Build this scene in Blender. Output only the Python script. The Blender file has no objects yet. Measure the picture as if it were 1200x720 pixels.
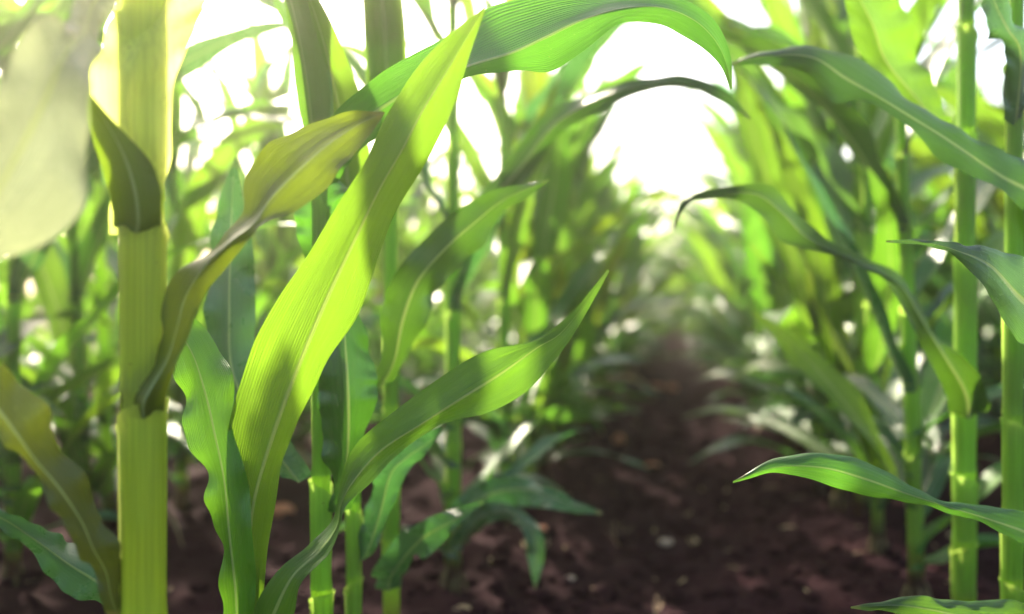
import bpy, math, random
import numpy as np
from mathutils import Vector, Matrix, noise

R = math.radians
rnd = random.Random(11)
scene = bpy.context.scene
C = scene.collection

# ------------------------------------------------------------------ camera, sky, sun, exposure
CAM = Vector((0.0, 0.0, 0.5))
YAW, PITCH = R(11.0), R(-0.5)
FWD = Vector((-math.sin(YAW) * math.cos(PITCH), math.cos(YAW) * math.cos(PITCH), math.sin(PITCH)))
RIGHT = Vector((math.cos(YAW), math.sin(YAW), 0.0))
UP = RIGHT.cross(FWD)
F = 1000.0                                   # focal length in photo pixels (1200 wide)
cd = bpy.data.cameras.new("camera")
cd.sensor_width = 36.0
cd.lens = 30.0
cd.clip_start = 0.02
cd.clip_end = 3000.0
cd.dof.use_dof = True
cd.dof.focus_distance = 0.74
cd.dof.aperture_fstop = 30.0 / 14.5
cd.dof.aperture_blades = 0
cam = bpy.data.objects.new("camera", cd)
C.objects.link(cam)
cam.matrix_world = Matrix.Translation(CAM) @ Matrix((RIGHT, UP, -FWD)).transposed().to_4x4()
scene.camera = cam

SUN_EL, SUN_AZ = R(35.0), R(-38.0)           # azimuth measured from +Y (down the rows), negative = to the left
w = bpy.data.worlds.new("World")
scene.world = w
w.use_nodes = True
nt = w.node_tree
sky = nt.nodes.new("ShaderNodeTexSky")
sky.sky_type = 'NISHITA'
sky.sun_disc = False
sky.sun_elevation = SUN_EL
sky.sun_rotation = SUN_AZ
sky.air_density = 1.0
sky.dust_density = 5.0
sky.ozone_density = 0.6
bg = nt.nodes["Background"]
bg.inputs["Strength"].default_value = 0.11
nt.links.new(sky.outputs[0], bg.inputs[0])

sd = bpy.data.lights.new("sun", 'SUN')
sd.energy = 5.0
sd.angle = R(2.5)
sd.color = (1.0, 0.90, 0.70)
sun = bpy.data.objects.new("sun", sd)
C.objects.link(sun)
S = Vector((math.sin(SUN_AZ) * math.cos(SUN_EL), math.cos(SUN_AZ) * math.cos(SUN_EL), math.sin(SUN_EL)))
sun.rotation_euler = S.to_track_quat('Z', 'Y').to_euler()
sun.location = S * 30

vs = scene.view_settings
vs.view_transform = 'Standard'
vs.look = 'None'
vs.gamma = 1.0
vs.exposure = 2.35
scene.cycles.max_bounces = 10
scene.cycles.diffuse_bounces = 4
scene.cycles.glossy_bounces = 3
scene.cycles.transmission_bounces = 8
scene.cycles.transparent_max_bounces = 8
scene.cycles.use_denoising = True
scene.cycles.sample_clamp_indirect = 8.0


def at(px, py, d):
    """The point seen at photo pixel (px, py), d metres in front of the lens."""
    return CAM + FWD * d + RIGHT * ((px - 600.0) / F * d) + UP * ((360.0 - py) / F * d)


def proj(P):
    """world points (n,3) -> px, py, depth"""
    q = P - np.array(CAM)
    d = q @ np.array(FWD)
    dd = np.where(np.abs(d) < 1e-6, 1e-6, d)
    return 600 + F * (q @ np.array(RIGHT)) / dd, 360 - F * (q @ np.array(UP)) / dd, d


# ------------------------------------------------------------------ materials
def mat(name):
    m = bpy.data.materials.new(name)
    m.use_nodes = True
    n = m.node_tree
    return m, n, n.nodes["Principled BSDF"], n.nodes["Material Output"]


def node(n, typ, **kw):
    x = n.nodes.new(typ)
    for k, v in kw.items():
        if k in x.inputs.keys():
            x.inputs[k].default_value = v
        else:
            setattr(x, k, v)
    return x


def ramp(n, fac, stops):
    r = n.nodes.new("ShaderNodeValToRGB")
    e = r.color_ramp.elements
    while len(e) < len(stops):
        e.new(0.5)
    for i, (p, c) in enumerate(stops):
        e[i].position = p
        e[i].color = (c[0], c[1], c[2], 1) if len(c) == 3 else c
    n.links.new(fac, r.inputs[0])
    return r.outputs[0]


def mixc(n, fac, a, b, typ='MIX'):
    m = n.nodes.new("ShaderNodeMix")
    m.data_type = 'RGBA'
    m.blend_type = typ
    if isinstance(fac, float):
        m.inputs[0].default_value = fac
    else:
        n.links.new(fac, m.inputs[0])
    for s, v in ((6, a), (7, b)):
        if isinstance(v, tuple):
            m.inputs[s].default_value = v + (1,) if len(v) == 3 else v
        else:
            n.links.new(v, m.inputs[s])
    return m.outputs[2]


def math_(n, op, a, b=None, clamp=False):
    m = n.nodes.new("ShaderNodeMath")
    m.operation = op
    m.use_clamp = clamp
    for i, v in enumerate((a, b)):
        if v is None:
            continue
        if isinstance(v, (int, float)):
            m.inputs[i].default_value = v
        else:
            n.links.new(v, m.inputs[i])
    return m.outputs[0]


def leaf_material(name, c_dark, c_light, t_col, t_mix=0.5, rough=0.36, spec=0.6):
    m, n, b, out = mat(name)
    uv = node(n, "ShaderNodeUVMap")
    sep = node(n, "ShaderNodeSeparateXYZ")
    n.links.new(uv.outputs[0], sep.inputs[0])
    u, v = sep.outputs[0], sep.outputs[1]
    # fine parallel veins
    mp = node(n, "ShaderNodeMapping")
    mp.inputs["Scale"].default_value = (1.0, 0.012, 1.0)
    n.links.new(uv.outputs[0], mp.inputs[0])
    vein = node(n, "ShaderNodeTexNoise", Scale=95.0, Detail=2.0, Roughness=0.6)
    n.links.new(mp.outputs[0], vein.inputs["Vector"])
    mp2 = node(n, "ShaderNodeMapping")
    mp2.inputs["Scale"].default_value = (1.0, 0.05, 1.0)
    n.links.new(uv.outputs[0], mp2.inputs[0])
    band = node(n, "ShaderNodeTexNoise", Scale=14.0, Detail=3.0, Roughness=0.6)
    n.links.new(mp2.outputs[0], band.inputs["Vector"])
    # cloudy patches and small marks
    oi = node(n, "ShaderNodeObjectInfo")
    geo = node(n, "ShaderNodeTexCoord")
    patch = node(n, "ShaderNodeTexNoise", Scale=22.0, Detail=5.0, Roughness=0.65)
    n.links.new(geo.outputs["Object"], patch.inputs["Vector"])
    spots = node(n, "ShaderNodeTexVoronoi", Scale=170.0)
    n.links.new(geo.outputs["Object"], spots.inputs["Vector"])
    spot = math_(n, 'LESS_THAN', spots.outputs["Distance"], 0.13)
    gate = math_(n, 'GREATER_THAN', patch.outputs[0], 0.60)
    spot = math_(n, 'MULTIPLY', spot, gate)
    base = mixc(n, ramp(n, band.outputs[0], [(0.35, (0, 0, 0)), (0.68, (1, 1, 1))]), c_dark, c_light)
    warp = math_(n, 'MULTIPLY', band.outputs[0], 2.5)
    fine = math_(n, 'SINE', math_(n, 'ADD', math_(n, 'MULTIPLY', u, 235.0), warp))
    fine01 = math_(n, 'MULTIPLY', math_(n, 'ADD', fine, 1.0), 0.5)
    lines = ramp(n, math_(n, 'ADD', math_(n, 'MULTIPLY', vein.outputs[0], 0.62), math_(n, 'MULTIPLY', fine01, 0.38)), [(0.36, (0, 0, 0)), (0.66, (1, 1, 1))])
    base = mixc(n, math_(n, 'MULTIPLY', lines, 0.65), base, tuple(x * 1.7 + .01 for x in c_light))
    base = mixc(n, math_(n, 'MULTIPLY', patch.outputs[0], 0.35), base, tuple(x * 0.6 for x in c_dark))
    # per leaf tint
    hs = node(n, "ShaderNodeHueSaturation")
    n.links.new(base, hs.inputs["Color"])
    n.links.new(math_(n, 'ADD', math_(n, 'MULTIPLY', oi.outputs["Random"], 0.035), 0.482), hs.inputs["Hue"])
    n.links.new(math_(n, 'ADD', math_(n, 'MULTIPLY', oi.outputs["Random"], 0.5), 0.75), hs.inputs["Value"])
    base = hs.outputs[0]
    # midrib, narrowing to the tip (v runs 0..1 scaled by 10)
    au = math_(n, 'ABSOLUTE', math_(n, 'SUBTRACT', u, 0.5))
    wd = math_(n, 'SUBTRACT', 0.060, math_(n, 'MULTIPLY', v, 0.0045))
    rib = math_(n, 'SUBTRACT', 1.0, math_(n, 'DIVIDE', au, wd), clamp=True)
    ribm = ramp(n, rib, [(0.0, (0, 0, 0)), (0.35, (1, 1, 1))])
    base = mixc(n, math_(n, 'MULTIPLY', ribm, 0.9), base, (0.34, 0.44, 0.18))
    # worn margin and insect marks
    marg = math_(n, 'GREATER_THAN', math_(n, 'ADD', au, math_(n, 'MULTIPLY', patch.outputs[0], 0.02)), 0.508)
    base = mixc(n, math_(n, 'MULTIPLY', marg, 0.6), base, (0.30, 0.33, 0.10))
    base = mixc(n, math_(n, 'MULTIPLY', spot, 0.6), base, (0.22, 0.24, 0.10))
    tip = ramp(n, math_(n, 'ADD', math_(n, 'MULTIPLY', v, 0.1), math_(n, 'MULTIPLY', patch.outputs[0], 0.05)), [(0.985, (0, 0, 0)), (1.0, (1, 1, 1))])
    base = mixc(n, tip, base, (0.22, 0.15, 0.06))
    n.links.new(base, b.inputs["Base Color"])
    rg = math_(n, 'ADD', math_(n, 'MULTIPLY', patch.outputs[0], 0.25), rough - 0.12)
    n.links.new(rg, b.inputs["Roughness"])
    b.inputs["Specular IOR Level"].default_value = spec
    b.inputs["Coat Weight"].default_value = 0.25 * spec
    b.inputs["Coat Roughness"].default_value = 0.32
    bump = node(n, "ShaderNodeBump", Strength=0.7, Distance=0.0012)
    hgt = math_(n, 'ADD', math_(n, 'ADD', math_(n, 'ADD', vein.outputs[0], math_(n, 'MULTIPLY', fine01, 0.5)), math_(n, 'MULTIPLY', band.outputs[0], 1.5)), math_(n, 'MULTIPLY', ribm, 1.2))
    n.links.new(hgt, bump.inputs["Height"])
    n.links.new(bump.outputs[0], b.inputs["Normal"])
    tr = node(n, "ShaderNodeBsdfTranslucent")
    tc = mixc(n, math_(n, 'MULTIPLY', lines, 0.9), t_col, tuple(x * 0.38 for x in t_col))
    tc = mixc(n, ramp(n, band.outputs[0], [(0.4, (0, 0, 0)), (0.6, (.5, .5, .5))]), tc, tuple(x * 0.65 for x in t_col))
    tc = mixc(n, math_(n, 'MULTIPLY', patch.outputs[0], 0.5), tc, tuple(x * 0.6 for x in t_col))
    tc = mixc(n, math_(n, 'MULTIPLY', ribm, 0.6), tc, (0.20, 0.24, 0.05))
    h2 = node(n, "ShaderNodeHueSaturation")
    n.links.new(tc, h2.inputs["Color"])
    n.links.new(math_(n, 'ADD', math_(n, 'MULTIPLY', oi.outputs["Random"], 0.03), 0.485), h2.inputs["Hue"])
    n.links.new(h2.outputs[0], tr.inputs[0])
    n.links.new(bump.outputs[0], tr.inputs["Normal"])
    mx = node(n, "ShaderNodeMixShader")
    mx.inputs[0].default_value = t_mix
    n.links.new(b.outputs[0], mx.inputs[1])
    n.links.new(tr.outputs[0], mx.inputs[2])
    n.links.new(mx.outputs[0], out.inputs[0])
    return m


M_LEAF = leaf_material("corn_leaf", (0.026, 0.090, 0.009), (0.050, 0.150, 0.016), (0.17, 0.42, 0.022), 0.38, 0.33, 0.8)
M_LEAF_YOUNG = leaf_material("corn_leaf_young", (0.045, 0.130, 0.009), (0.085, 0.20, 0.014), (0.24, 0.48, 0.022), 0.43, 0.36, 0.7)
M_LEAF_BLUE = leaf_material("corn_leaf_waxy", (0.024, 0.080, 0.026), (0.050, 0.130, 0.045), (0.10, 0.30, 0.05), 0.30, 0.28, 1.0)
M_LEAF_OLIVE = leaf_material("corn_leaf_olive", (0.050, 0.085, 0.006), (0.090, 0.130, 0.010), (0.27, 0.42, 0.012), 0.40, 0.38, 0.40)
M_LEAF_DEEP = leaf_material("corn_leaf_deep_green", (0.018, 0.065, 0.008), (0.036, 0.110, 0.013), (0.09, 0.26, 0.014), 0.28, 0.34, 0.8)
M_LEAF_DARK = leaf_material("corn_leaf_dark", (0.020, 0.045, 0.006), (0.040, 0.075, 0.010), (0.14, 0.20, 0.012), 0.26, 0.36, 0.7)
M_LEAF_PALE = leaf_material("corn_leaf_painted_sheen", (0.12, 0.17, 0.08), (0.22, 0.26, 0.16), (0.30, 0.36, 0.18), 0.45, 0.26, 1.0)  # sky sheen and glare painted into the pale grey-green colour


def stalk_material(name, c1, c2, ct):
    m, n, b, out = mat(name)
    tc = node(n, "ShaderNodeTexCoord")
    mp = node(n, "ShaderNodeMapping")
    mp.inputs["Scale"].default_value = (1.0, 1.0, 0.02)
    n.links.new(tc.outputs["Object"], mp.inputs[0])
    st = node(n, "ShaderNodeTexNoise", Scale=420.0, Detail=2.0)
    n.links.new(mp.outputs[0], st.inputs["Vector"])
    cl = node(n, "ShaderNodeTexNoise", Scale=9.0, Detail=5.0)
    n.links.new(tc.outputs["Object"], cl.inputs["Vector"])
    base = mixc(n, ramp(n, cl.outputs[0], [(0.35, (0, 0, 0)), (0.65, (1, 1, 1))]), c1, c2)
    base = mixc(n, math_(n, 'MULTIPLY', ramp(n, st.outputs[0], [(0.44, (0, 0, 0)), (0.56, (1, 1, 1))]), 0.35), base, (0.14, 0.25, 0.03))
    sp = node(n, "ShaderNodeTexVoronoi", Scale=120.0)
    n.links.new(tc.outputs["Object"], sp.inputs["Vector"])
    dots = math_(n, 'MULTIPLY', math_(n, 'LESS_THAN', sp.outputs["Distance"], 0.10), math_(n, 'GREATER_THAN', cl.outputs[0], 0.55))
    base = mixc(n, math_(n, 'MULTIPLY', dots, 0.6), base, (0.10, 0.09, 0.03))
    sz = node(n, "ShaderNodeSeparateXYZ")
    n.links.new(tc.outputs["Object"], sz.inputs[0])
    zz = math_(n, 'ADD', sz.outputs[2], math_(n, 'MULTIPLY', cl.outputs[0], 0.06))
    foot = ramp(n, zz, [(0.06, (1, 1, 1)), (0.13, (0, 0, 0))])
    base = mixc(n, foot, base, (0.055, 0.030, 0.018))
    n.links.new(base, b.inputs["Base Color"])
    b.inputs["Roughness"].default_value = 0.42
    bump = node(n, "ShaderNodeBump", Strength=0.3, Distance=0.001)
    n.links.new(st.outputs[0], bump.inputs["Height"])
    n.links.new(bump.outputs[0], b.inputs["Normal"])
    tr = node(n, "ShaderNodeBsdfTranslucent")
    th = mixc(n, ramp(n, st.outputs[0], [(0.44, (0, 0, 0)), (0.56, (.35, .35, .35))]), ct, tuple(x * 0.6 for x in ct))
    th = mixc(n, ramp(n, cl.outputs[0], [(0.40, (0, 0, 0)), (0.70, (.6, .6, .6))]), th, (ct[0] * 0.55, ct[1] * 0.75, ct[2]))
    th = mixc(n, math_(n, 'MULTIPLY', dots, 0.7), th, (0.14, 0.10, 0.03))
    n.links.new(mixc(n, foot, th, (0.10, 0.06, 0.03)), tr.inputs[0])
    mx = node(n, "ShaderNodeMixShader")
    mx.inputs[0].default_value = 0.6
    n.links.new(b.outputs[0], mx.inputs[1])
    n.links.new(tr.outputs[0], mx.inputs[2])
    n.links.new(mx.outputs[0], out.inputs[0])
    return m


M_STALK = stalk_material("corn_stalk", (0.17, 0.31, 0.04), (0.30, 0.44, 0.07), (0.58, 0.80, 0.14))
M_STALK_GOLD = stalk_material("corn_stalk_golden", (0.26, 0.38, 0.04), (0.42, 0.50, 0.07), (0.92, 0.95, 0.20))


def soil_material(name, scale=1.0):
    m, n, b, out = mat(name)
    tc = node(n, "ShaderNodeTexCoord")
    a = node(n, "ShaderNodeTexNoise", Scale=5.0 * scale, Detail=8.0, Roughness=0.7)
    g = node(n, "ShaderNodeTexNoise", Scale=60.0 * scale, Detail=6.0, Roughness=0.7)
    n.links.new(tc.outputs["Object"], a.inputs["Vector"])
    n.links.new(tc.outputs["Object"], g.inputs["Vector"])
    base = ramp(n, a.outputs[0], [(0.30, (0.014, 0.0034, 0.0062)), (0.52, (0.025, 0.0065, 0.0110)), (0.78, (0.045, 0.014, 0.019))])
    base = mixc(n, math_(n, 'MULTIPLY', g.outputs[0], 0.6), base, (0.012, 0.004, 0.006))
    vor = node(n, "ShaderNodeTexVoronoi", Scale=90.0 * scale)
    n.links.new(tc.outputs["Object"], vor.inputs["Vector"])
    fl = math_(n, 'MULTIPLY', math_(n, 'LESS_THAN', vor.outputs["Distance"], 0.16), math_(n, 'GREATER_THAN', a.outputs[0], 0.56))
    base = mixc(n, math_(n, 'MULTIPLY', fl, 0.55), base, (0.20, 0.10, 0.065))
    n.links.new(base, b.inputs["Base Color"])
    b.inputs["Roughness"].default_value = 0.92
    b.inputs["Specular IOR Level"].default_value = 0.06
    bump = node(n, "ShaderNodeBump", Strength=0.8, Distance=0.012)
    n.links.new(g.outputs[0], bump.inputs["Height"])
    n.links.new(bump.outputs[0], b.inputs["Normal"])
    return m


def plain_material(name, c1, c2, scale=60.0, rough=0.8):
    m, n, b, out = mat(name)
    tc = node(n, "ShaderNodeTexCoord")
    a = node(n, "ShaderNodeTexNoise", Scale=scale, Detail=5.0, Roughness=0.7)
    n.links.new(tc.outputs["Object"], a.inputs["Vector"])
    n.links.new(ramp(n, a.outputs[0], [(0.35, c1), (0.65, c2)]), b.inputs["Base Color"])
    b.inputs["Roughness"].default_value = rough
    bump = node(n, "ShaderNodeBump", Strength=0.5, Distance=0.003)
    n.links.new(a.outputs[0], bump.inputs["Height"])
    n.links.new(bump.outputs[0], b.inputs["Normal"])
    return m


M_SOIL = soil_material("dark_soil")
M_CLOD = soil_material("soil_clod", 1.6)
M_CLAY = plain_material("fired_clay", (0.42, 0.13, 0.06), (0.60, 0.25, 0.13))
M_PALE = plain_material("pale_stone", (0.32, 0.22, 0.17), (0.48, 0.34, 0.26))
M_ROOT = plain_material("brace_root", (0.10, 0.075, 0.03), (0.17, 0.14, 0.05))
M_DRY = plain_material("dry_leaf", (0.22, 0.15, 0.07), (0.36, 0.27, 0.14), 30.0)
M_STRAW = plain_material("dry_straw", (0.34, 0.22, 0.12), (0.52, 0.38, 0.22))

# ------------------------------------------------------------------ mesh helpers


def link(name, me, m=None, parent=None, loc=None):
    if m is not None and not me.materials:
        me.materials.append(m)
    o = bpy.data.objects.new(name, me)
    C.objects.link(o)
    if parent is not None:
        o.parent = parent
    if loc is not None:
        o.location = loc
    return o


def mesh_from(name, V, Fq, UV=None):
    """V (n,3), Fq (m,4) quads; UV per vertex (n,2)"""
    me = bpy.data.meshes.new(name)
    V = np.asarray(V, dtype=np.float32)
    Fq = np.asarray(Fq, dtype=np.int32)
    me.vertices.add(len(V))
    me.vertices.foreach_set("co", V.ravel())
    me.loops.add(Fq.size)
    me.loops.foreach_set("vertex_index", Fq.ravel())
    me.polygons.add(len(Fq))
    k = Fq.shape[1]
    me.polygons.foreach_set("loop_start", np.arange(0, Fq.size, k, dtype=np.int32))
    me.polygons.foreach_set("loop_total", np.full(len(Fq), k, dtype=np.int32))
    me.polygons.foreach_set("use_smooth", np.ones(len(Fq), dtype=bool))
    if UV is not None:
        l = me.uv_layers.new(name="UVMap")
        l.data.foreach_set("uv", np.asarray(UV, dtype=np.float32)[Fq.ravel()].ravel())
    me.update(calc_edges=True)
    me.validate()
    return me


def grid_faces(n, k, wrap=False, off=0):
    i = np.arange(n - 1)[:, None]
    kk = k if wrap else k - 1
    j = np.arange(kk)[None, :]
    j2 = (j + 1) % k
    a = i * k + j
    f = np.stack([a, i * k + j2, (i + 1) * k + j2, (i + 1) * k + j], axis=-1)
    return f.reshape(-1, 4) + off


def catmull(P, n):
    """resample control rows P (m, c) to n rows, roughly by chord length"""
    P = np.asarray(P, dtype=float)
    m = len(P)
    ext = np.vstack([2 * P[0] - P[1], P, 2 * P[-1] - P[-2]])
    dl = np.sqrt(np.sum(np.diff(P[:, :3], axis=0) ** 2, axis=1)) + 1e-6
    cum = np.concatenate([[0], np.cumsum(dl)])
    out = []
    for s in np.linspace(0, cum[-1], n):
        i = min(max(np.searchsorted(cum, s, side='right') - 1, 0), m - 2)
        t = (s - cum[i]) / dl[i]
        p0, p1, p2, p3 = ext[i], ext[i + 1], ext[i + 2], ext[i + 3]
        out.append(0.5 * (2 * p1 + (p2 - p0) * t + (2 * p0 - 5 * p1 + 4 * p2 - p3) * t * t + (3 * p1 - p0 - 3 * p2 + p3) * t ** 3))
    return np.array(out)


def strip_mesh(name, G, v0=0.0):
    """G (n, k, 3) grid of a blade, u across, v along"""
    n, k = G.shape[:2]
    u = np.linspace(0, 1, k)
    v = np.linspace(v0, 10, n)
    UV = np.stack(np.broadcast_arrays(u[None, :], v[:, None]), axis=-1).reshape(-1, 2)
    return mesh_from(name, G.reshape(-1, 3), grid_faces(n, k), UV)


def hero_blade(st, n=110, half=9, wave=0.0025, seed=0, bow=0.20, tipclose=True):
    """st: stations (Lx,Ly,Mx,My,Rx,Ry,d,dL,dR) in photo pixels and metres -> (n,k,3) blade grid in the world"""
    rows = []
    for (lx, ly, mx, my, rx, ry, d, dl, dr) in st:
        rows.append(list(at(mx, my, d)) + list(at(lx, ly, d + dl)) + list(at(rx, ry, d + dr)))
    Q = catmull(rows, n)
    M_, L_, R_ = Q[:, 0:3], Q[:, 3:6], Q[:, 6:9]
    k = 2 * half + 1
    G = np.zeros((n, k, 3))
    T = np.gradient(M_, axis=0)
    T /= np.linalg.norm(T, axis=1)[:, None] + 1e-9
    rr = np.random.RandomState(seed)
    ph = rr.rand(6) * 6.28
    s = np.linspace(0, 1, n)
    env = np.clip(np.minimum(s / 0.08, (1 - s) / 0.12), 0, 1)
    for side, E in ((-1, L_), (1, R_)):
        W = E - M_
        wl = np.linalg.norm(W, axis=1)
        N = np.cross(T, W)
        N /= np.linalg.norm(N, axis=1)[:, None] + 1e-9
        N *= side
        for j in range(half + 1):
            a = j / half
            wv = (np.sin(s * 17 + ph[0] + side) + 0.7 * np.sin(s * 31 + ph[1] * side) + 0.4 * np.sin(s * 57 + ph[2] * (2 + side))) * wave * 1.7 * a ** 2 * env
            crv = bow * wl * (a * (1 - a)) * 2.0
            # longitudinal ribbing: shallow corrugation that gives the blade its texture of light
            cor = 0.00022 * math.sin(a * 26 + ph[3]) * env
            G[:, half + side * j] = M_ + W * a + N * (crv + wv + cor)[:, None]
    # raised midrib
    T2 = np.cross(T, R_ - L_)
    T2 /= np.linalg.norm(T2, axis=1)[:, None] + 1e-9
    G[:, half] += T2 * 0.0012 * env[:, None]
    return G


def gen_blade(r, R0, z0, az, length, width, th0, th1, n=34, half=4, twist=0.0, roll=0.0, wavy=0.006, drift=0.0, kink=None):
    """a corn blade in plant space: leaves the stalk (radius R0) at height z0 towards azimuth az, arching from th0 to th1 (from vertical)"""
    s = np.linspace(0, 1, n)
    th = th0 + (th1 - th0) * s ** 1.35
    if kink:
        th = th + kink[1] / (1 + np.exp(-(s - kink[0]) * 28))
    az_s = az + drift * s ** 1.5
    ds = length / (n - 1)
    dirs = np.stack([np.sin(th) * np.cos(az_s), np.sin(th) * np.sin(az_s), np.cos(th)], axis=1)
    P = np.cumsum(dirs * ds, axis=0)
    P -= P[0]
    out0 = np.array([math.cos(az), math.sin(az), 0.0])
    P += out0 * R0 + np.array([0, 0, z0])
    side = np.stack([-np.sin(az_s), np.cos(az_s), np.zeros(n)], axis=1)
    N = np.cross(dirs, side)
    tw = roll * np.clip(s / 0.15, 0, 1) + twist * s ** 1.3
    sd_ = side * np.cos(tw)[:, None] + N * np.sin(tw)[:, None]
    Nn = np.cross(dirs, sd_)
    prof = np.clip(0.55 + 0.45 * np.sin(np.clip(s / 0.35, 0, 1) * math.pi / 2), 0, 1) * np.clip(1 - np.clip((s - 0.42) / 0.58, 0, 1) ** 1.9, 0.0, 1)
    hw = width / 2 * prof + 0.0006
    k = 2 * half + 1
    G = np.zeros((n, k, 3))
    p1, p2, p3 = r.random() * 6.28, r.random() * 6.28, r.random() * 6.28
    env = np.clip(s / 0.12, 0, 1) * np.clip((1 - s) / 0.15, 0, 1)
    fold = 0.42 * (1 - s) ** 0.7
    wr = np.clip(1 - s / 0.09, 0, 1) ** 1.3            # wraps round the stalk at the collar
    f1 = length * r.uniform(26, 36)
    for j in range(k):
        a = (j - half) / half
        wv = np.sin(s * f1 + p1 + (1.3 if a > 0 else 0)) + 0.5 * np.sin(s * f1 * 1.9 + p2 * (1 if a > 0 else 2))
        off = np.abs(a) * fold * hw + wavy * abs(a) ** 2 * wv * env - 0.10 * hw * math.sin(abs(a) * math.pi)
        flat = P + sd_ * (a * hw)[:, None] - Nn * off[:, None] * -1
        ang = a * R(125)
        ctr = np.array([0, 0, z0]) + dirs * (s * length)[:, None] * 0 + np.array([0, 0, 1.0]) * (s * length)[:, None]
        wrap = ctr + (out0 * math.cos(ang) + side[0] * math.sin(ang)) * (R0 + 0.001)
        G[:, j] = flat * (1 - wr)[:, None] + wrap * wr[:, None]
    return G


def stalk_mesh(name, h, r0, nodes, seg=20, lean=(0, 0), taper=0.45, roots=True):
    zs, rs = [], []
    z = -0.05
    while z < h:
        zs.append(z)
        z += 0.008
    zs = np.array(zs)
    t = np.clip(zs / h, 0, 1)
    rs = r0 * (1 - (1 - taper) * t ** 1.4)
    rs *= 1 + 0.22 * np.exp(-((zs - 0.01) / 0.03) ** 2)
    for zn in nodes:
        rs *= 1 + 0.10 * np.exp(-((zs - zn) / 0.006) ** 2)
    a = np.linspace(0, 2 * math.pi, seg, endpoint=False)
    el = 1.0 + 0.06 * np.cos(2 * a)
    ph_ = h * 91.0
    el = el + 0.03 * np.sin(zs * 23 + ph_)[:, None] * np.cos(a * 3 + ph_)[None]
    X = rs[:, None] * np.cos(a)[None] * el + (lean[0] * np.clip(zs, 0, 9) ** 1.3)[:, None]
    Y = rs[:, None] * np.sin(a)[None] * el + (lean[1] * np.clip(zs, 0, 9) ** 1.3)[:, None]
    Z = np.broadcast_to(zs[:, None], X.shape)
    V = np.stack([X, Y, Z], axis=-1)
    return mesh_from(name, V.reshape(-1, 3), grid_faces(len(zs), seg, True))


def sheath_mesh(name, zb, zt, rb, rt, az, lean=(0, 0), seg=22):
    """leaf sheath: a sleeve from the node at zb to the collar at zt, slit on the side away from its blade, flaring at the collar"""
    n = 30
    zz = np.linspace(zb, zt, n)
    t = np.linspace(0, 1, n)
    rr = rb + (rt - rb) * t + 0.0016 * np.exp(-((1 - t) / 0.05) ** 2) + 0.0008 * np.exp(-(t / 0.04) ** 2)
    k = seg + 1
    a = np.linspace(-math.pi, math.pi, k)
    over = 0.0009 * (a / math.pi)                     # one margin laps over the other
    A = az + a * 1.03
    dip = (np.abs(a) / math.pi) ** 3 * 0.02           # the collar dips at the slit
    X = (rr[:, None] + over[None]) * np.cos(A)[None]
    Y = (rr[:, None] + over[None]) * np.sin(A)[None]
    Z = zz[:, None] - (t ** 4)[:, None] * dip[None]
    X = X + lean[0] * np.clip(Z, 0, 9) ** 1.3
    Y = Y + lean[1] * np.clip(Z, 0, 9) ** 1.3
    V = np.stack([X, Y, Z], axis=-1)
    return mesh_from(name, V.reshape(-1, 3), grid_faces(n, k))


def roots_mesh(rad, r):
    """stubby prop roots reaching from the lowest joint into the soil"""
    Vs, Fs, off = [], [], 0
    for i in range(8):
        a = i * 0.785 + r.uniform(-.2, .2)
        zt = r.uniform(0.018, 0.040)
        reach = r.uniform(0.010, 0.022)
        t = np.linspace(0, 1, 7)
        d_ = rad * 0.8 + reach * t ** 0.7
        P = np.stack([np.cos(a) * d_, np.sin(a) * d_, zt - (zt + 0.03) * t ** 1.5], axis=1)
        w_ = (0.0022 - 0.0008 * t)[:, None]
        b_ = np.linspace(0, 2 * math.pi, 6, endpoint=False)
        G = np.stack([P + (np.array([-math.sin(a), math.cos(a), 0]) * math.cos(q) + np.array([math.cos(a), math.sin(a), .5]) * math.sin(q)) * w_ for q in b_], axis=1)
        Vs.append(G.reshape(-1, 3))
        Fs.append(grid_faces(7, 6, True, off))
        off += 42
    return mesh_from("brace_roots", np.vstack(Vs), np.vstack(Fs))


# regions the near leaves leave open: the sky over the furrow and the bare soil of the furrow
SKY_GAP = [(700, 112), (780, 104), (862, 136), (886, 200), (866, 250), (836, 312), (797, 362), (764, 322), (722, 255), (696, 210), (688, 165)]
SKY_TOP = [(690, 60), (730, 36), (800, 50), (845, 95), (800, 92), (700, 105)]
SOIL_GAP = [(795, 380), (845, 440), (885, 520), (930, 620), (1000, 655), (1010, 740), (585, 740), (640, 640), (690, 540), (735, 455), (770, 400)]
ROW_END = [(740, 280), (850, 300), (872, 400), (850, 450), (735, 450), (728, 400)]
SKY_LEFT = [(205, 20), (240, 70), (330, 150), (330, 60), (300, 0), (260, 0)]


def inside(px, py, poly):
    c = np.zeros(px.shape, bool)
    m = len(poly)
    for i in range(m):
        x1, y1 = poly[i]
        x2, y2 = poly[(i + 1) % m]
        if y1 == y2:
            continue
        cond = ((y1 > py) != (y2 > py)) & (px < (x2 - x1) * (py - y1) / (y2 - y1) + x1)
        c ^= cond
    return c


def blade_ok(G, base, near, frac=0.04):
    P = G.reshape(-1, 3) + np.array(base)
    px, py, d = proj(P)
    inf = (d > 0.02) & (px > -40) & (px < 1240) & (py > -40) & (py < 760)
    if np.any(inf & (d < near)):
        return False
    if np.any(np.linalg.norm(P - np.array(CAM), axis=1) < 0.28):
        return False
    m = inf & (d < 9)
    if m.sum() == 0:
        return True
    bad = np.zeros(px.shape, bool)
    for poly in (SKY_GAP, SKY_TOP, SOIL_GAP, ROW_END):
        bad |= inside(px, py, poly)
    if (bad & m).sum() > frac * len(P):
        return False
    if (inside(px, py, SKY_LEFT) & m).sum() > 0.25 * len(P):
        return False
    return True


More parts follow.
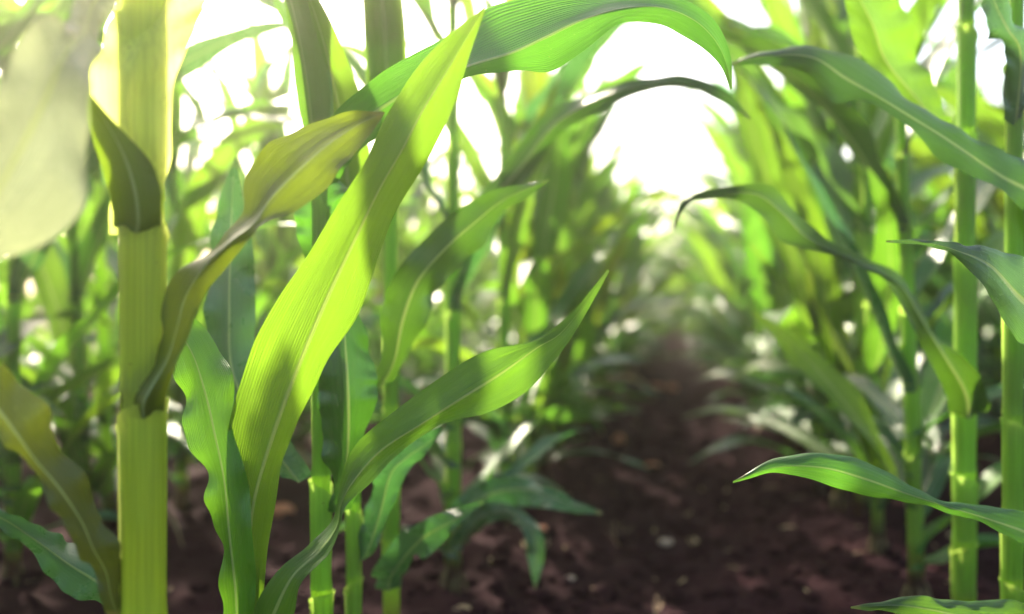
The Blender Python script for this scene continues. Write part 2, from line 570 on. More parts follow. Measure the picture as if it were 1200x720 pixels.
# ------------------------------------------------------------------ ground
ROW = 0.37
PITCH_ROW = 0.76


def row_x(k):          # k = 1, 2, 3 ... to the right, -1, -2 ... to the left
    return math.copysign(ROW + PITCH_ROW * (abs(k) - 1), k)


def ground_z(x, y):
    """low ridges under the rows, shallow furrows between"""
    ph = (abs(x) - ROW) / PITCH_ROW * 2 * math.pi
    if abs(x) < ROW:
        ph = (abs(x) - ROW) / ROW * math.pi
    far = max(0.0, 1 - max(0.0, abs(x) - 8) / 4)
    z = 0.018 * math.cos(ph) * far
    z += 0.010 * noise.noise(Vector((x * 2.1, y * 2.1, 0)))
    z += 0.013 * noise.noise(Vector((x * 7, y * 7, 3.0)))
    if abs(x) < 3.5 and y < 9:
        z += 0.012 * noise.noise(Vector((x * 19, y * 19, 7.0)))
        z += 0.010 * max(0.0, noise.noise(Vector((x * 38, y * 38, 11.0))))
    return z


def axis(dense_lo, dense_hi, step, lo, hi, g):
    a = list(np.arange(dense_lo, dense_hi, step))
    s, v = step, a[-1]
    while v < hi:
        s *= g
        v += s
        a.append(v)
    s, v = step, a[0]
    pre = []
    while v > lo:
        s *= g
        v -= s
        pre.append(v)
    return np.array(pre[::-1] + a)


gx = axis(-1.5, 1.3, 0.014, -900, 900, 1.10)
gy = axis(0.25, 4.6, 0.016, -900, 1500, 1.07)
GV = np.array([[(x, y, ground_z(x, y)) for x in gx] for y in gy])
g = link("ground", mesh_from("ground", GV.reshape(-1, 3), grid_faces(len(gy), len(gx))), M_SOIL)
g["kind"] = "structure"

# loose crumbs and clods of earth
_ico = None


def ico():
    import bmesh
    b = bmesh.new()
    bmesh.ops.create_icosphere(b, subdivisions=2, radius=1.0)
    V = np.array([v.co[:] for v in b.verts])
    Ft = np.array([[v.index for v in f.verts] for f in b.faces])
    b.free()
    return V, Ft


IV, IF = ico()


def lump(r, size, flat=0.7, rough=0.3):
    o = Vector((r.uniform(-50, 50), r.uniform(-50, 50), r.uniform(-50, 50)))
    sc = np.array([noise.noise(Vector(v) * 1.4 + o) for v in IV])
    sc2 = np.array([noise.noise(Vector(v) * 3.1 + o) for v in IV])
    V = IV * (1 + rough * sc + rough * 0.6 * sc2)[:, None] * 1.0
    V = V * np.array([size * r.uniform(.8, 1.3), size * r.uniform(.8, 1.2), size * flat])
    a = r.random() * 6.28
    c_, s_ = math.cos(a), math.sin(a)
    return V @ np.array([[c_, s_, 0], [-s_, c_, 0], [0, 0, 1]])


protos = [lump(rnd, 1.0) for _ in range(24)]
cv, cf, off = [], [], 0
for i in range(9000):
    y = 0.5 + 5.5 * rnd.random() ** 1.5
    x = rnd.gauss(0, 0.42) if rnd.random() < 0.7 else rnd.uniform(-1.6, 1.4)
    size = 0.0025 + 0.014 * rnd.random() ** 3 + (0.010 if rnd.random() < 0.03 else 0)
    V = protos[rnd.randrange(24)] * size + np.array([x, y, ground_z(x, y) + size * 0.25])
    cv.append(V)
    cf.append(IF + off)
    off += len(V)
me = mesh_from("soil_clods", np.vstack(cv), np.vstack(cf))
clods = link("soil_clods", me, M_CLOD)
clods["kind"] = "stuff"

# scraps of dead leaf and chaff lying on the soil
cv, cf, off = [], [], 0
for i in range(420):
    y = 0.6 + 6.5 * rnd.random() ** 1.3
    x = rnd.gauss(0, 0.33) if rnd.random() < 0.6 else rnd.uniform(-1.8, 1.5)
    L_, W_ = rnd.uniform(0.008, 0.045), rnd.uniform(0.001, 0.005)
    a, cu = rnd.uniform(0, 6.28), rnd.uniform(0.1, 0.5)
    t = np.linspace(-1, 1, 6)
    dx, dy = math.cos(a), math.sin(a)
    mid = np.stack([x + dx * t * L_ / 2, y + dy * t * L_ / 2, ground_z(x, y) + 0.006 + cu * L_ * 0.4 * (t ** 2) * rnd.choice([1, -.6])], axis=1)
    wv = (W_ * (1 - 0.6 * t ** 2))[:, None]
    sv = np.array([-dy, dx, rnd.uniform(-.4, .4)])
    up = np.array([0, 0, 0.0006])
    G = np.stack([mid - sv * wv, mid + up, mid + sv * wv, mid - up], axis=1)
    cv.append(G.reshape(-1, 3))
    cf.append(grid_faces(6, 4, True, off))
    off += 24
debris = link("leaf_litter", mesh_from("leaf_litter", np.vstack(cv), np.vstack(cf)), M_STRAW)
debris["kind"] = "stuff"

# ------------------------------------------------------------------ corn plants
GROUP = {-1: "corn plants in the row left of the furrow", 1: "corn plants in the row right of the furrow"}
COUNT = 0


def plant_root(x, y, label, group, rz=0.0):
    o = bpy.data.objects.new("corn_plant", None)
    o.empty_display_size = 0.1
    C.objects.link(o)
    o.location = (x, y, ground_z(x, y) if abs(x) < 50 else 0)
    o.rotation_euler = (0, 0, rz)
    o["label"] = label
    o["category"] = "corn plant"
    o["group"] = group
    return o


def blade_to(root, G, m, name="leaf"):
    """G in world space -> child of root in root space (roots of near plants are unrotated)"""
    L = G - np.array(root.location)
    return link(name, strip_mesh(name, L), m, root)


def pick_mat(r):
    return r.choices([M_LEAF, M_LEAF_YOUNG, M_LEAF_BLUE, M_LEAF_OLIVE, M_LEAF_DEEP], [5, 4.5, 2, 0.4, 1.2])[0]


def gen_leaf_params(r, t, scale=1.0):
    """t 0 at the lowest leaf, 1 at the top"""
    L = scale * (0.34 + 0.42 * math.sin(math.pi * (0.15 + 0.65 * t))) * r.uniform(0.82, 1.1)
    W = scale * (0.052 + 0.040 * math.sin(math.pi * (0.1 + 0.7 * t))) * r.uniform(0.85, 1.1)
    th0 = R(r.uniform(16, 32)) * (1.25 - 0.55 * t)
    th1 = R(r.uniform(60, 150)) * (1.0 - 0.35 * t)
    return dict(length=L, width=W, th0=th0, th1=th1, twist=r.uniform(-1.2, 1.2), roll=r.uniform(-0.35, 0.35),
                wavy=r.uniform(0.004, 0.009), drift=r.uniform(-0.7, 0.7))


def build_plant(x, y, label, group, h=1.0, r0=0.0155, nodes=None, seed=0, near=0.95, plane=None, skip_nodes=(), lean=None,
                n=40, half=5, sheath=True, tall=1.0, frac=0.04, taper=0.45, whorl=True, smat=None):
    smat = smat or M_STALK
    if lean is None:
        ql = random.Random(seed * 7 + 1)
        lean = (ql.uniform(-.045, .045), ql.uniform(-.045, .045)) if near > 1.05 else (0, 0)
    r = random.Random(seed * 131 + 7)
    root = plant_root(x, y, label, group)
    if nodes is None:
        nodes, z = [], 0.045
        step = 0.05
        while z < h - 0.12:
            nodes.append(z)
            z += step * r.uniform(0.9, 1.12)
            step = min(0.13, step * 1.28)
        nodes.append(h - 0.06)
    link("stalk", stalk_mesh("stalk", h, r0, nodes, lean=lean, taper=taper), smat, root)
    link("brace_roots", roots_mesh(r0 * 1.15, r), M_ROOT, root)
    az = plane if plane is not None else r.uniform(-0.5, 0.5)
    for i, z in enumerate(nodes):
        t = i / max(1, len(nodes) - 1)
        rad = r0 * (1 - (1 - taper) * (z / h) ** 1.4)
        top = z + (nodes[i + 1] - z) * 0.96 if i + 1 < len(nodes) else h
        a0 = az + math.pi * (i % 2)
        lx, ly = lean[0] * top ** 1.3, lean[1] * top ** 1.3
        if sheath and i > 0:
            link("leaf_sheath", sheath_mesh("leaf_sheath", z, top, rad * 1.08, rad * 1.10 + 0.001, a0 if i not in skip_nodes else a0, lean), smat, root)
        if i in skip_nodes:
            continue
        for tr in range(14):
            p = gen_leaf_params(r, t, tall)
            p['width'] *= 0.78
            a = a0 + r.uniform(-0.35, 0.35) * (1 + tr * 0.35)
            if tr > 8:
                p['th1'] *= 0.55
                p['length'] *= 0.8
            G = gen_blade(r, rad * 1.12, top - 0.012, a, n=n, half=half, **p)
            G = G + np.array([lx, ly, 0])
            if blade_ok(G, root.location, near, frac):
                link("leaf", strip_mesh("leaf", G), pick_mat(r), root)
                break
    for q in range(7):     # short lower blades near the ground
        for tr in range(10):
            zl = r.uniform(0.05, 0.28)
            G = gen_blade(r, r0 * 1.2, zl, r.uniform(0, 6.28), r.uniform(0.22, 0.42), r.uniform(0.028, 0.05), R(r.uniform(30, 60)),
                          R(r.uniform(80, 140)), n=n, half=half, twist=r.uniform(-1, 1), roll=r.uniform(-.4, .4), wavy=r.uniform(.003, .006), drift=r.uniform(-.8, .8))
            G = G + np.array([lean[0] * zl ** 1.3, lean[1] * zl ** 1.3, 0])
            if blade_ok(G, root.location, max(near, 1.0), 0.02):
                link("leaf", strip_mesh("leaf", G), r.choice([M_LEAF, M_LEAF, M_LEAF_BLUE, M_LEAF_YOUNG]), root)
                break
    if whorl:   # the rolled young leaves standing in the whorl
        for q in range(2):
            for tr in range(6):
                G = gen_blade(r, 0.006, h - 0.08, r.uniform(0, 6.28), 0.40 * r.uniform(.7, 1.1), 0.05, R(4), R(r.uniform(25, 70)), n=n, half=half,
                              twist=r.uniform(-.6, .6), roll=0, wavy=0.003, drift=0)
                G = G + np.array([lean[0] * h ** 1.3, lean[1] * h ** 1.3, 0])
                if blade_ok(G, root.location, min(near, 0.62 if root.location.y < 0.9 else 0.8), frac):
                    link("leaf", strip_mesh("leaf", G), M_LEAF_YOUNG, root)
                    break
    return root


def row_point(px, k):
    """where the sight line through column px crosses row k"""
    v = FWD + RIGHT * ((px - 600.0) / F)
    t = row_x(k) / v.x
    return row_x(k), v.y * t, t            # x, y, depth


def wpt(px, py, d):
    return at(px, py, d)


def world_z(py, d):
    return at(600, py, d).z


# ---- the plants one can single out, with the blades the photograph shows
def hero(root, st, m, **kw):
    return blade_to(root, hero_blade(st, **kw), m)


GL, GR = GROUP[-1], GROUP[1]

# thick yellow-green stalk at the left
x, y, d = row_point(167, -1)
zc1, zc2 = world_z(487, d), world_z(268, d)
P1 = build_plant(x, y, "thick yellow-green corn stalk nearest the camera on the left, standing full height", GL,
                 h=0.70, r0=0.0140, nodes=[0.05, 0.12, 0.22, zc1 - 0.165, zc1 - 0.004, zc2 - 0.002], seed=3,
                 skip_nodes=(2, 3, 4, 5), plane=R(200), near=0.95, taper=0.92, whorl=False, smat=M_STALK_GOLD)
# twisted olive blade sweeping right
hero(P1, [
    (141, 484, 168, 492, 192, 482, .582, .016, .016),
    (138, 468, 168, 474, 195, 466, .578, .014, .012),
    (146, 446, 178, 452, 203, 440, .580, .010, .006),
    (172, 424, 196, 420, 214, 412, .588, .006, .004),
    (190, 392, 207, 384, 226, 378, .592, .004, .008),
    (193, 350, 217, 348, 246, 340, .598, .004, .012),
    (212, 312, 240, 312, 270, 308, .604, .008, .012),
    (256, 280, 271, 281, 292, 282, .610, .012, .000),
    (286, 250, 296, 260, 308, 268, .616, .020, -.006),
    (290, 205, 320, 228, 345, 246, .622, .022, -.008),
    (318, 168, 352, 196, 385, 214, .630, .018, -.008),
    (362, 142, 390, 164, 412, 186, .640, .012, -.006),
    (410, 133, 424, 143, 434, 158, .650, .006, -.003),
    (450, 131, 451, 132, 451, 133, .658, 0, 0)], M_LEAF_OLIVE, seed=5, wave=0.0015)
# short brown-olive blade folding up and away to the left from the upper collar
hero(P1, [
    (133, 266, 160, 274, 189, 267, .578, .018, .018),
    (132, 254, 162, 258, 189, 250, .572, .010, .014),
    (127, 226, 158, 224, 188, 222, .568, .004, .014),
    (117, 192, 146, 184, 178, 192, .563, .002, .014),
    (107, 156, 127, 148, 152, 162, .555, .002, .012),
    (100, 124, 109, 121, 124, 132, .545, .000, .006),
    (97, 104, 99, 104, 102, 105, .54, 0, 0)], M_LEAF_OLIVE, seed=6, wave=0.0002, bow=0.08)
# broad pale blade hanging at the upper left
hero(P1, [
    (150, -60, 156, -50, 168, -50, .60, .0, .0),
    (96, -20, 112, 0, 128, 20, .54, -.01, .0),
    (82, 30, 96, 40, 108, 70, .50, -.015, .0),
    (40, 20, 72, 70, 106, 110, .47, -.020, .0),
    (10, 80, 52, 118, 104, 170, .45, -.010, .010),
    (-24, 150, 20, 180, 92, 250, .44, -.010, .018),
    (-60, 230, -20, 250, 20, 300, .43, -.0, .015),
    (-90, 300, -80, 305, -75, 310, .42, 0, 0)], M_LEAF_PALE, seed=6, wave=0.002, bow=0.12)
# pale whorl blades above
hero(P1, [
    (128, 275, 160, 280, 192, 272, .586, .02, .02),
    (124, 200, 158, 206, 196, 196, .576, .016, .016),
    (113, 110, 150, 120, 204, 104, .570, .012, .016),
    (116, 50, 165, 60, 226, 40, .575, .006, .018),
    (150, -10, 205, 0, 246, -8, .60, .0, .02),
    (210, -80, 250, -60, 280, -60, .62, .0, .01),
    (300, -130, 305, -128, 310, -126, .65, 0, 0)], M_STALK_GOLD, seed=7, wave=0.002)

# dark wavy blade in the lower left corner: its plant stands just outside the frame
x, y, d = row_point(40, -1)
P0 = build_plant(-0.44, 0.36, "corn plant at the left edge with dark wavy drooping leaf in the lower left corner", GL, h=0.95, r0=0.013, seed=4,
                 near=0.95, plane=R(150), skip_nodes=(2, 3), lean=(-0.05, -0.03))
hero(P0, [
    (150, 716, 140, 726, 128, 724, .60, .0, .0),
    (146, 694, 130, 700, 118, 700, .595, .004, .0),
    (146, 664, 124, 672, 102, 672, .59, .006, -.002),
    (124, 628, 110, 644, 88, 640, .58, .010, -.004),
    (118, 600, 96, 612, 74, 610, .575, .012, -.004),
    (98, 552, 70, 574, 50, 572, .565, .012, -.004),
    (58, 512, 42, 540, 22, 538, .555, .014, -.004),
    (46, 472, 20, 510, 0, 508, .545, .016, -.004),
    (14, 432, -10, 474, -34, 472, .535, .014, -.004),
    (-30, 420, -48, 450, -70, 450, .52, .010, -.004),
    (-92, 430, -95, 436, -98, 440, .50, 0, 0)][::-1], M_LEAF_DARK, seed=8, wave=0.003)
hero(P0, [
    (-60, 578, -62, 588, -64, 600, .62, 0, 0),
    (0, 598, -2, 606, -4, 616, .64, .0, .0),
    (46, 618, 40, 632, 30, 644, .655, .01, .0),
    (90, 632, 82, 662, 66, 684, .67, .02, .0),
    (140, 636, 118, 686, 98, 704, .68, .02, .0),
    (152, 690, 150, 712, 140, 724, .69, .01, .0),
    (160, 740, 160, 742, 160, 744, .70, 0, 0)], M_LEAF_BLUE, seed=9, wave=0.002)

# plant of the long sharp blade
x, y, d = row_point(286, -1)
P2 = build_plant(x, y, "corn plant with the long bright straight leaf rising diagonally across the left half", GL,
                 h=0.36, r0=0.010, nodes=[0.04, 0.09, 0.16, 0.28], seed=5, plane=R(160), near=0.95, skip_nodes=(0, 1, 2, 3), whorl=False)
hero(P2, [
    (268, 770, 286, 776, 302, 770, .735, .010, .010),
    (272, 715, 290, 722, 307, 715, .728, .010, .010),
    (272, 640, 292, 650, 314, 632, .722, .010, .010),
    (266, 565, 298, 588, 326, 566, .715, .010, .010),
    (268, 500, 322, 508, 345, 508, .705, .006, .012),
    (290, 420, 351, 430, 376, 436, .695, .002, .016),
    (322, 356, 384, 350, 418, 368, .685, .002, .018),
    (362, 298, 420, 274, 447, 292, .678, .004, .020),
    (402, 232, 446, 220, 474, 236, .672, .006, .016),
    (428, 186, 470, 178, 500, 188, .665, .008, .012),
    (452, 134, 494, 132, 526, 136, .660, .010, .008),
    (486, 84, 522, 86, 544, 84, .655, .008, .006),
    (528, 40, 546, 46, 560, 36, .650, .004, .002),
    (566, 10, 568, 9, 570, 8, .648, 0, 0)], M_LEAF_YOUNG, seed=12, wave=0.0012, n=140)
# blade low on the same plant, ruffled, pointing up left
hero(P2, [
    (268, 780, 278, 784, 290, 778, .722, .006, .006),
    (258, 700, 276, 704, 300, 690, .712, .006, .004),
    (252, 620, 268, 630, 296, 622, .705, .006, .004),
    (246, 566, 262, 566, 288, 556, .702, .008, .004),
    (216, 520, 252, 512, 272, 500, .706, .012, .006),
    (212, 480, 240, 462, 274, 452, .714, .016, .010),
    (214, 440, 226, 418, 258, 410, .725, .014, .016),
    (200, 418, 212, 394, 240, 378, .735, .008, .014),
    (188, 392, 194, 376, 212, 366, .745, 0, .006),
    (168, 358, 169, 356, 170, 355, .755, 0, 0)], M_LEAF_YOUNG, seed=13, wave=0.0030)
# long twisting blade that crosses to the centre
hero(P2, [
    (288, 790, 296, 800, 310, 800, .728, .0, .0),
    (298, 735, 312, 745, 330, 748, .715, .0, .0),
    (302, 704, 322, 716, 343, 722, .705, .0, -.006),
    (330, 664, 342, 676, 352, 684, .700, .006, -.010),
    (362, 638, 374, 644, 384, 646, .696, .012, -.012),
    (386, 612, 393, 618, 400, 618, .694, .016, -.008),
    (393, 580, 400, 588, 408, 590, .692, .012, .000),
    (404, 545, 416, 562, 430, 568, .690, .008, .008),
    (424, 514, 448, 528, 462, 540, .690, .002, .012),
    (470, 476, 498, 496, 514, 500, .692, .000, .016),
    (520, 440, 544, 466, 566, 486, .696, -.002, .016),
    (566, 413, 588, 438, 604, 468, .700, -.002, .014),
    (620, 401, 630, 408, 638, 434, .706, .000, .012),
    (648, 386, 655, 393, 664, 405, .710, .002, .006),
    (674, 362, 679, 366, 686, 371, .716, 0, .003),
    (696, 336, 699, 338, 702, 341, .719, 0, .001),
    (712, 316, 713, 317, 714, 318, .722, 0, 0)], M_LEAF, seed=14, wave=0.0010, n=140)

# plant behind with the broad upright dark blade and the long arching blade over the top
x, y, d = row_point(376, -1)
P3 = build_plant(x, y, "corn plant whose long glossy leaf arches over the top centre, behind the bright diagonal leaf", GL,
                 h=0.70, r0=0.0108, nodes=[0.04, 0.10, 0.18, 0.30, 0.46, 0.60], seed=6, plane=R(170), near=1.3, lean=(0, 0), skip_nodes=(2, 3, 5))
hero(P3, [
    (360, 210, 378, 222, 396, 214, .885, .01, .01),
    (372, 165, 396, 178, 420, 178, .86, .01, .01),
    (396, 128, 430, 140, 458, 150, .82, .01, .0),
    (450, 84, 486, 104, 510, 112, .78, .01, -.002),
    (506, 52, 548, 78, 552, 90, .755, .02, .004),
    (560, 14, 600, 62, 604, 82, .742, .024, .010),
    (606, 0, 642, 42, 644, 84, .735, .028, .014),
    (664, -8, 684, 22, 684, 60, .730, .026, .006),
    (720, -10, 732, 8, 728, 27, .728, .022, .000),
    (770, -8, 776, 8, 770, 28, .726, .016, .004),
    (812, 2, 812, 22, 800, 42, .726, .012, .008),
    (842, 26, 836, 44, 826, 58, .726, .008, .006),
    (856, 60, 850, 70, 845, 78, .727, .003, .003),
    (858, 104, 857, 105, 856, 106, .728, 0, 0)], M_LEAF, seed=21, wave=0.0012, n=120)
hero(P3, [
    (384, 600, 398, 604, 412, 596, .885, .01, .01),
    (388, 560, 404, 566, 420, 556, .872, .01, .01),
    (378, 516, 408, 522, 430, 512, .862, .012, .010),
    (371, 464, 408, 470, 441, 462, .856, .014, .012),
    (374, 412, 405, 412, 440, 428, .862, .012, .014),
    (392, 372, 402, 366, 424, 384, .874, .006, .010),
    (396, 338, 400, 332, 406, 338, .885, 0, 0)], M_LEAF_DEEP, seed=22, wave=0.0022)
# broad upright blade with pale tip beside the olive one
hero(P3, [
    (330, 560, 350, 566, 366, 556, .89, .01, .01),
    (280, 500, 306, 506, 330, 498, .90, .012, .01),
    (248, 430, 272, 436, 300, 430, .91, .014, .012),
    (243, 360, 268, 362, 300, 356, .915, .012, .012),
    (246, 290, 270, 288, 297, 300, .92, .010, .010),
    (258, 236, 272, 230, 286, 240, .925, .004, .004),
    (274, 186, 275, 185, 276, 186, .93, 0, 0)], M_LEAF_BLUE, seed=23, wave=0.002)
hero(P3, [
    (392, 330, 380, 340, 366, 336, .90, .0, .0),
    (402, 270, 376, 286, 350, 282, .90, .006, .0),
    (408, 226, 376, 240, 346, 236, .90, .010, .0),
    (392, 200, 372, 204, 356, 206, .905, .008, .0),
    (372, 176, 370, 174, 368, 176, .91, 0, 0)], M_LEAF, seed=24, wave=0.003)

x, y, d = row_point(414, -1)
P4 = build_plant(x, y, "slim corn plant with a pale bent leaf, just right of the broad dark upright leaf", GL,
                 h=0.62, r0=0.0085, seed=9, plane=R(185), near=1.3, lean=(0, 0), skip_nodes=(3, 4))
hero(P4, [
    (404, 660, 416, 662, 428, 656, .99, .01, .01),
    (418, 640, 430, 648, 440, 642, .98, .01, .0),
    (430, 590, 446, 600, 462, 590, .97, .01, .0),
    (442, 556, 458, 556, 476, 556, .96, .006, .0),
    (458, 528, 478, 536, 494, 538, .955, .004, .0),
    (500, 507, 508, 515, 506, 522, .95, 0, 0),
    (522, 496, 523, 497, 524, 498, .95, 0, 0)], M_LEAF_BLUE, seed=31, wave=0.002)
hero(P4, [
    (430, 450, 446, 456, 462, 446, .985, .01, .01),
    (446, 420, 462, 424, 478, 418, .975, .008, .004),
    (446, 366, 472, 376, 500, 374, .965, .004, .008),
    (464, 320, 490, 330, 512, 344, .96, .0, .014),
    (500, 278, 524, 290, 540, 312, .96, -.004, .018),
    (540, 244, 556, 262, 568, 280, .965, -.004, .016),
    (584, 222, 592, 234, 598, 246, .97, 0, .01),
    (644, 210, 644, 211, 644, 212, .98, 0, 0)], M_LEAF_DEEP, seed=32, wave=0.0025)

x, y, d = row_point(458, -1)
P5 = build_plant(x, y, "corn plant with broad upright green sheath between the bent leaf and the middle stalks", GL,
                 h=0.72, r0=0.0108, seed=15, plane=R(0), near=1.3, lean=(0, 0), skip_nodes=(3,))
hero(P5, [
    (440, 690, 454, 694, 470, 688, 1.10, .01, .01),
    (438, 668, 462, 672, 480, 650, 1.08, .01, .0),
    (470, 626, 492, 634, 500, 654, 1.05, .0, .0),
    (510, 604, 528, 612, 530, 622, 1.02, .01, .0),
    (566, 586, 567, 588, 568, 590, 1.0, 0, 0)], M_LEAF_BLUE, seed=41, wave=0.003)

x, y, d = row_point(531, -1)
P6 = build_plant(x, y, "corn plant standing left of centre whose lowest leaf spreads out over the soil", GL,
                 h=1.05, r0=0.0122, seed=17, plane=R(10), near=1.05, skip_nodes=(2, 3, 6))
hero(P6, [
    (520, 620, 534, 624, 548, 616, 1.40, .01, .01),
    (536, 584, 546, 598, 560, 604, 1.37, .01, .0),
    (572, 562, 580, 578, 590, 596, 1.33, .01, -.004),
    (612, 560, 618, 574, 620, 594, 1.29, .01, -.004),
    (654, 578, 656, 586, 652, 598, 1.26, .01, -.004),
    (706, 600, 706, 602, 704, 604, 1.23, 0, 0)], M_LEAF_BLUE, seed=51, wave=0.003)
hero(P6, [
    (520, 640, 534, 644, 548, 636, 1.38, .01, .01),
    (560, 596, 566, 606, 574, 612, 1.33, .01, .0),
    (600, 592, 600, 602, 602, 612, 1.29, .01, .0),
    (634, 620, 624, 624, 614, 626, 1.26, .0, .0),
    (638, 654, 628, 656, 618, 652, 1.25, .0, .0),
    (628, 690, 627, 691, 626, 690, 1.24, 0, 0)], M_LEAF_BLUE, seed=52, wave=0.002)
hero(P6, [
    (530, 260, 544, 266, 556, 258, 1.40, .01, .01),
    (566, 222, 580, 232, 594, 234, 1.36, .01, .0),
    (598, 182, 612, 194, 620, 208, 1.30, .01, .004),
    (640, 133, 648, 148, 654, 160, 1.24, .01, .010),
    (690, 108, 694, 120, 698, 134, 1.19, .01, .010),
    (742, 96, 744, 102, 746, 110, 1.15, .008, .004),
    (800, 90, 802, 97, 804, 104, 1.12, .006, .004),
    (850, 106, 846, 112, 842, 118, 1.10, 0, .0),
    (880, 138, 880, 140, 879, 141, 1.09, 0, 0)], M_LEAF_DEEP, seed=53, wave=0.002)

x, y, d = row_point(592, -1)
P7 = build_plant(x, y, "slender corn plant left of the furrow, just beyond the leaf spreading over the soil", GL,
                 h=1.0, r0=0.013, seed=19, near=1.2)

# right-hand row
x, y, d = row_point(1250, 1)
Q1 = build_plant(x, y, "corn plant at the right edge whose sharp pointed leaf reaches left over the soil", GR,
                 h=1.0, r0=0.0125, seed=61, plane=R(20), near=0.95, skip_nodes=(2, 4, 6))
hero(Q1, [
    (1236, 640, 1250, 650, 1262, 640, .81, .01, .01),
    (1205, 606, 1210, 628, 1214, 644, .80, .012, -.004),
    (1158, 592, 1160, 610, 1160, 616, .785, .012, -.002),
    (1108, 587, 1106, 593, 1104, 598, .77, .010, .004),
    (1064, 570, 1060, 578, 1056, 588, .757, .012, .006),
    (1020, 541, 1012, 561, 1006, 580, .747, .014, .008),
    (968, 532, 962, 548, 956, 562, .74, .012, .006),
    (912, 537, 908, 548, 906, 556, .735, .008, .004),
    (859, 564, 859, 565, 859, 566, .73, 0, 0)], M_LEAF, seed=62, wave=0.0010, n=120)
hero(Q1, [
    (1236, 330, 1250, 340, 1262, 330, .81, .01, .01),
    (1210, 310, 1206, 358, 1206, 404, .79, .014, .0),
    (1164, 290, 1160, 312, 1162, 350, .775, .012, .004),
    (1122, 287, 1120, 294, 1122, 304, .765, .008, .006),
    (1082, 281, 1082, 284, 1082, 288, .755, 0, .002),
    (1038, 282, 1038, 283, 1038, 284, .75, 0, 0)], M_LEAF_BLUE, seed=63, wave=0.0012)
hero(Q1, [
    (1240, 800, 1250, 800, 1262, 800, .81, .01, .01),
    (1205, 712, 1200, 740, 1196, 760, .79, .012, .0),
    (1130, 704, 1124, 722, 1120, 738, .77, .012, .0),
    (1060, 700, 1056, 710, 1050, 720, .755, .008, .0),
    (997, 711, 997, 712, 997, 713, .745, 0, 0)], M_LEAF, seed=64, wave=0.0012)

x, y, d = row_point(1188, 1)
Q2 = build_plant(x, y, "corn plant whose long leaf bends over the top right like a bow", GR, h=1.05, r0=0.0105, seed=66, plane=R(-10), near=1.1, lean=(0, 0),
                 skip_nodes=(5, 6))
hero(Q2, [
    (1190, 290, 1206, 296, 1222, 286, .95, .01, .01),
    (1226, 206, 1222, 240, 1216, 262, .93, .010, .0),
    (1172, 178, 1170, 206, 1166, 222, .925, .012, -.006),
    (1118, 150, 1112, 166, 1104, 184, .925, .016, -.006),
    (1082, 122, 1066, 138, 1052, 142, .93, .022, -.002),
    (1042, 100, 1024, 112, 1008, 118, .94, .024, .004),
    (1008, 72, 990, 92, 976, 120, .95, .020, .012),
    (962, 56, 952, 68, 942, 86, .96, .014, .010),
    (904, 56, 902, 66, 898, 76, .97, .008, .004),
    (856, 74, 855, 76, 854, 78, .98, 0, 0)], M_LEAF_DEEP, seed=67, wave=0.002)
hero(Q2, [
    (1200, 130, 1190, 150, 1176, 140, .95, .0, .0),
    (1206, 60, 1196, 66, 1176, 52, .93, .01, .0),
    (1190, 20, 1180, 34, 1158, 44, .92, .01, .0),
    (1176, -10, 1164, 0, 1152, 8, .92, .0, .0),
    (1156, -50, 1155, -48, 1154, -46, .92, 0, 0)], M_LEAF_BLUE, seed=68, wave=0.002)

x, y, d = row_point(1131, 1)
Q3 = build_plant(x, y, "tall corn plant on the right with clear green stalk, leaf bending left from its joint", GR,
                 h=1.15, r0=0.0135, nodes=[0.04, 0.09, 0.16, world_z(484, 1.12) - .10, world_z(484, 1.12), 0.54, 0.70, 0.84, 0.96, 1.06],
                 seed=75, plane=R(175), near=1.15, lean=(0, 0), skip_nodes=(3, 5))
hero(Q3, [
    (1112, 484, 1136, 492, 1158, 482, 1.10, .015, .015),
    (1108, 462, 1132, 462, 1160, 470, 1.09, .01, .01),
    (1090, 424, 1114, 428, 1144, 436, 1.075, .0, .012),
    (1062, 372, 1084, 380, 1104, 400, 1.065, .0, .014),
    (1030, 322, 1056, 334, 1078, 352, 1.06, -.004, .018),
    (984, 300, 1010, 308, 1040, 314, 1.06, -.008, .02),
    (918, 284, 950, 280, 980, 290, 1.05, -.006, .02),
    (892, 254, 918, 250, 944, 256, 1.04, -.002, .016),
    (866, 236, 886, 228, 906, 218, 1.03, .0, .010),
    (830, 234, 838, 228, 846, 221, 1.02, .0, .004),
    (800, 236, 806, 240, 808, 232, 1.015, 0, 0),
    (789, 268, 790, 269, 791, 268, 1.01, 0, 0)], M_LEAF_DEEP, seed=72, wave=0.002, n=120)
hero(Q3, [
    (1100, 190, 1122, 196, 1144, 188, 1.10, .01, .01),
    (1066, 130, 1086, 130, 1106, 132, 1.09, .0, .01),
    (1006, 60, 1040, 74, 1078, 60, 1.07, .0, .02),
    (992, 10, 1022, 26, 1056, 6, 1.05, .0, .02),
    (972, -40, 990, -34, 1006, -42, 1.04, 0, 0)], M_LEAF, seed=73, wave=0.003)

near_right = [
    (1075, 1, "corn plant with a thinner stalk, second from the clear pale stalk on the right", 81),
    (1030, 1, "corn plant with yellow-lit stalk near the bright spots on the right", 83),
    (985, 1, "corn plant in the right row whose low leaves hang over the soil edge", 85)]
for px, k, lb, sd_ in near_right:
    x, y, d = row_point(px, k)
    build_plant(x, y, lb, GR, h=1.1, r0=0.0105, seed=sd_, near=1.2)

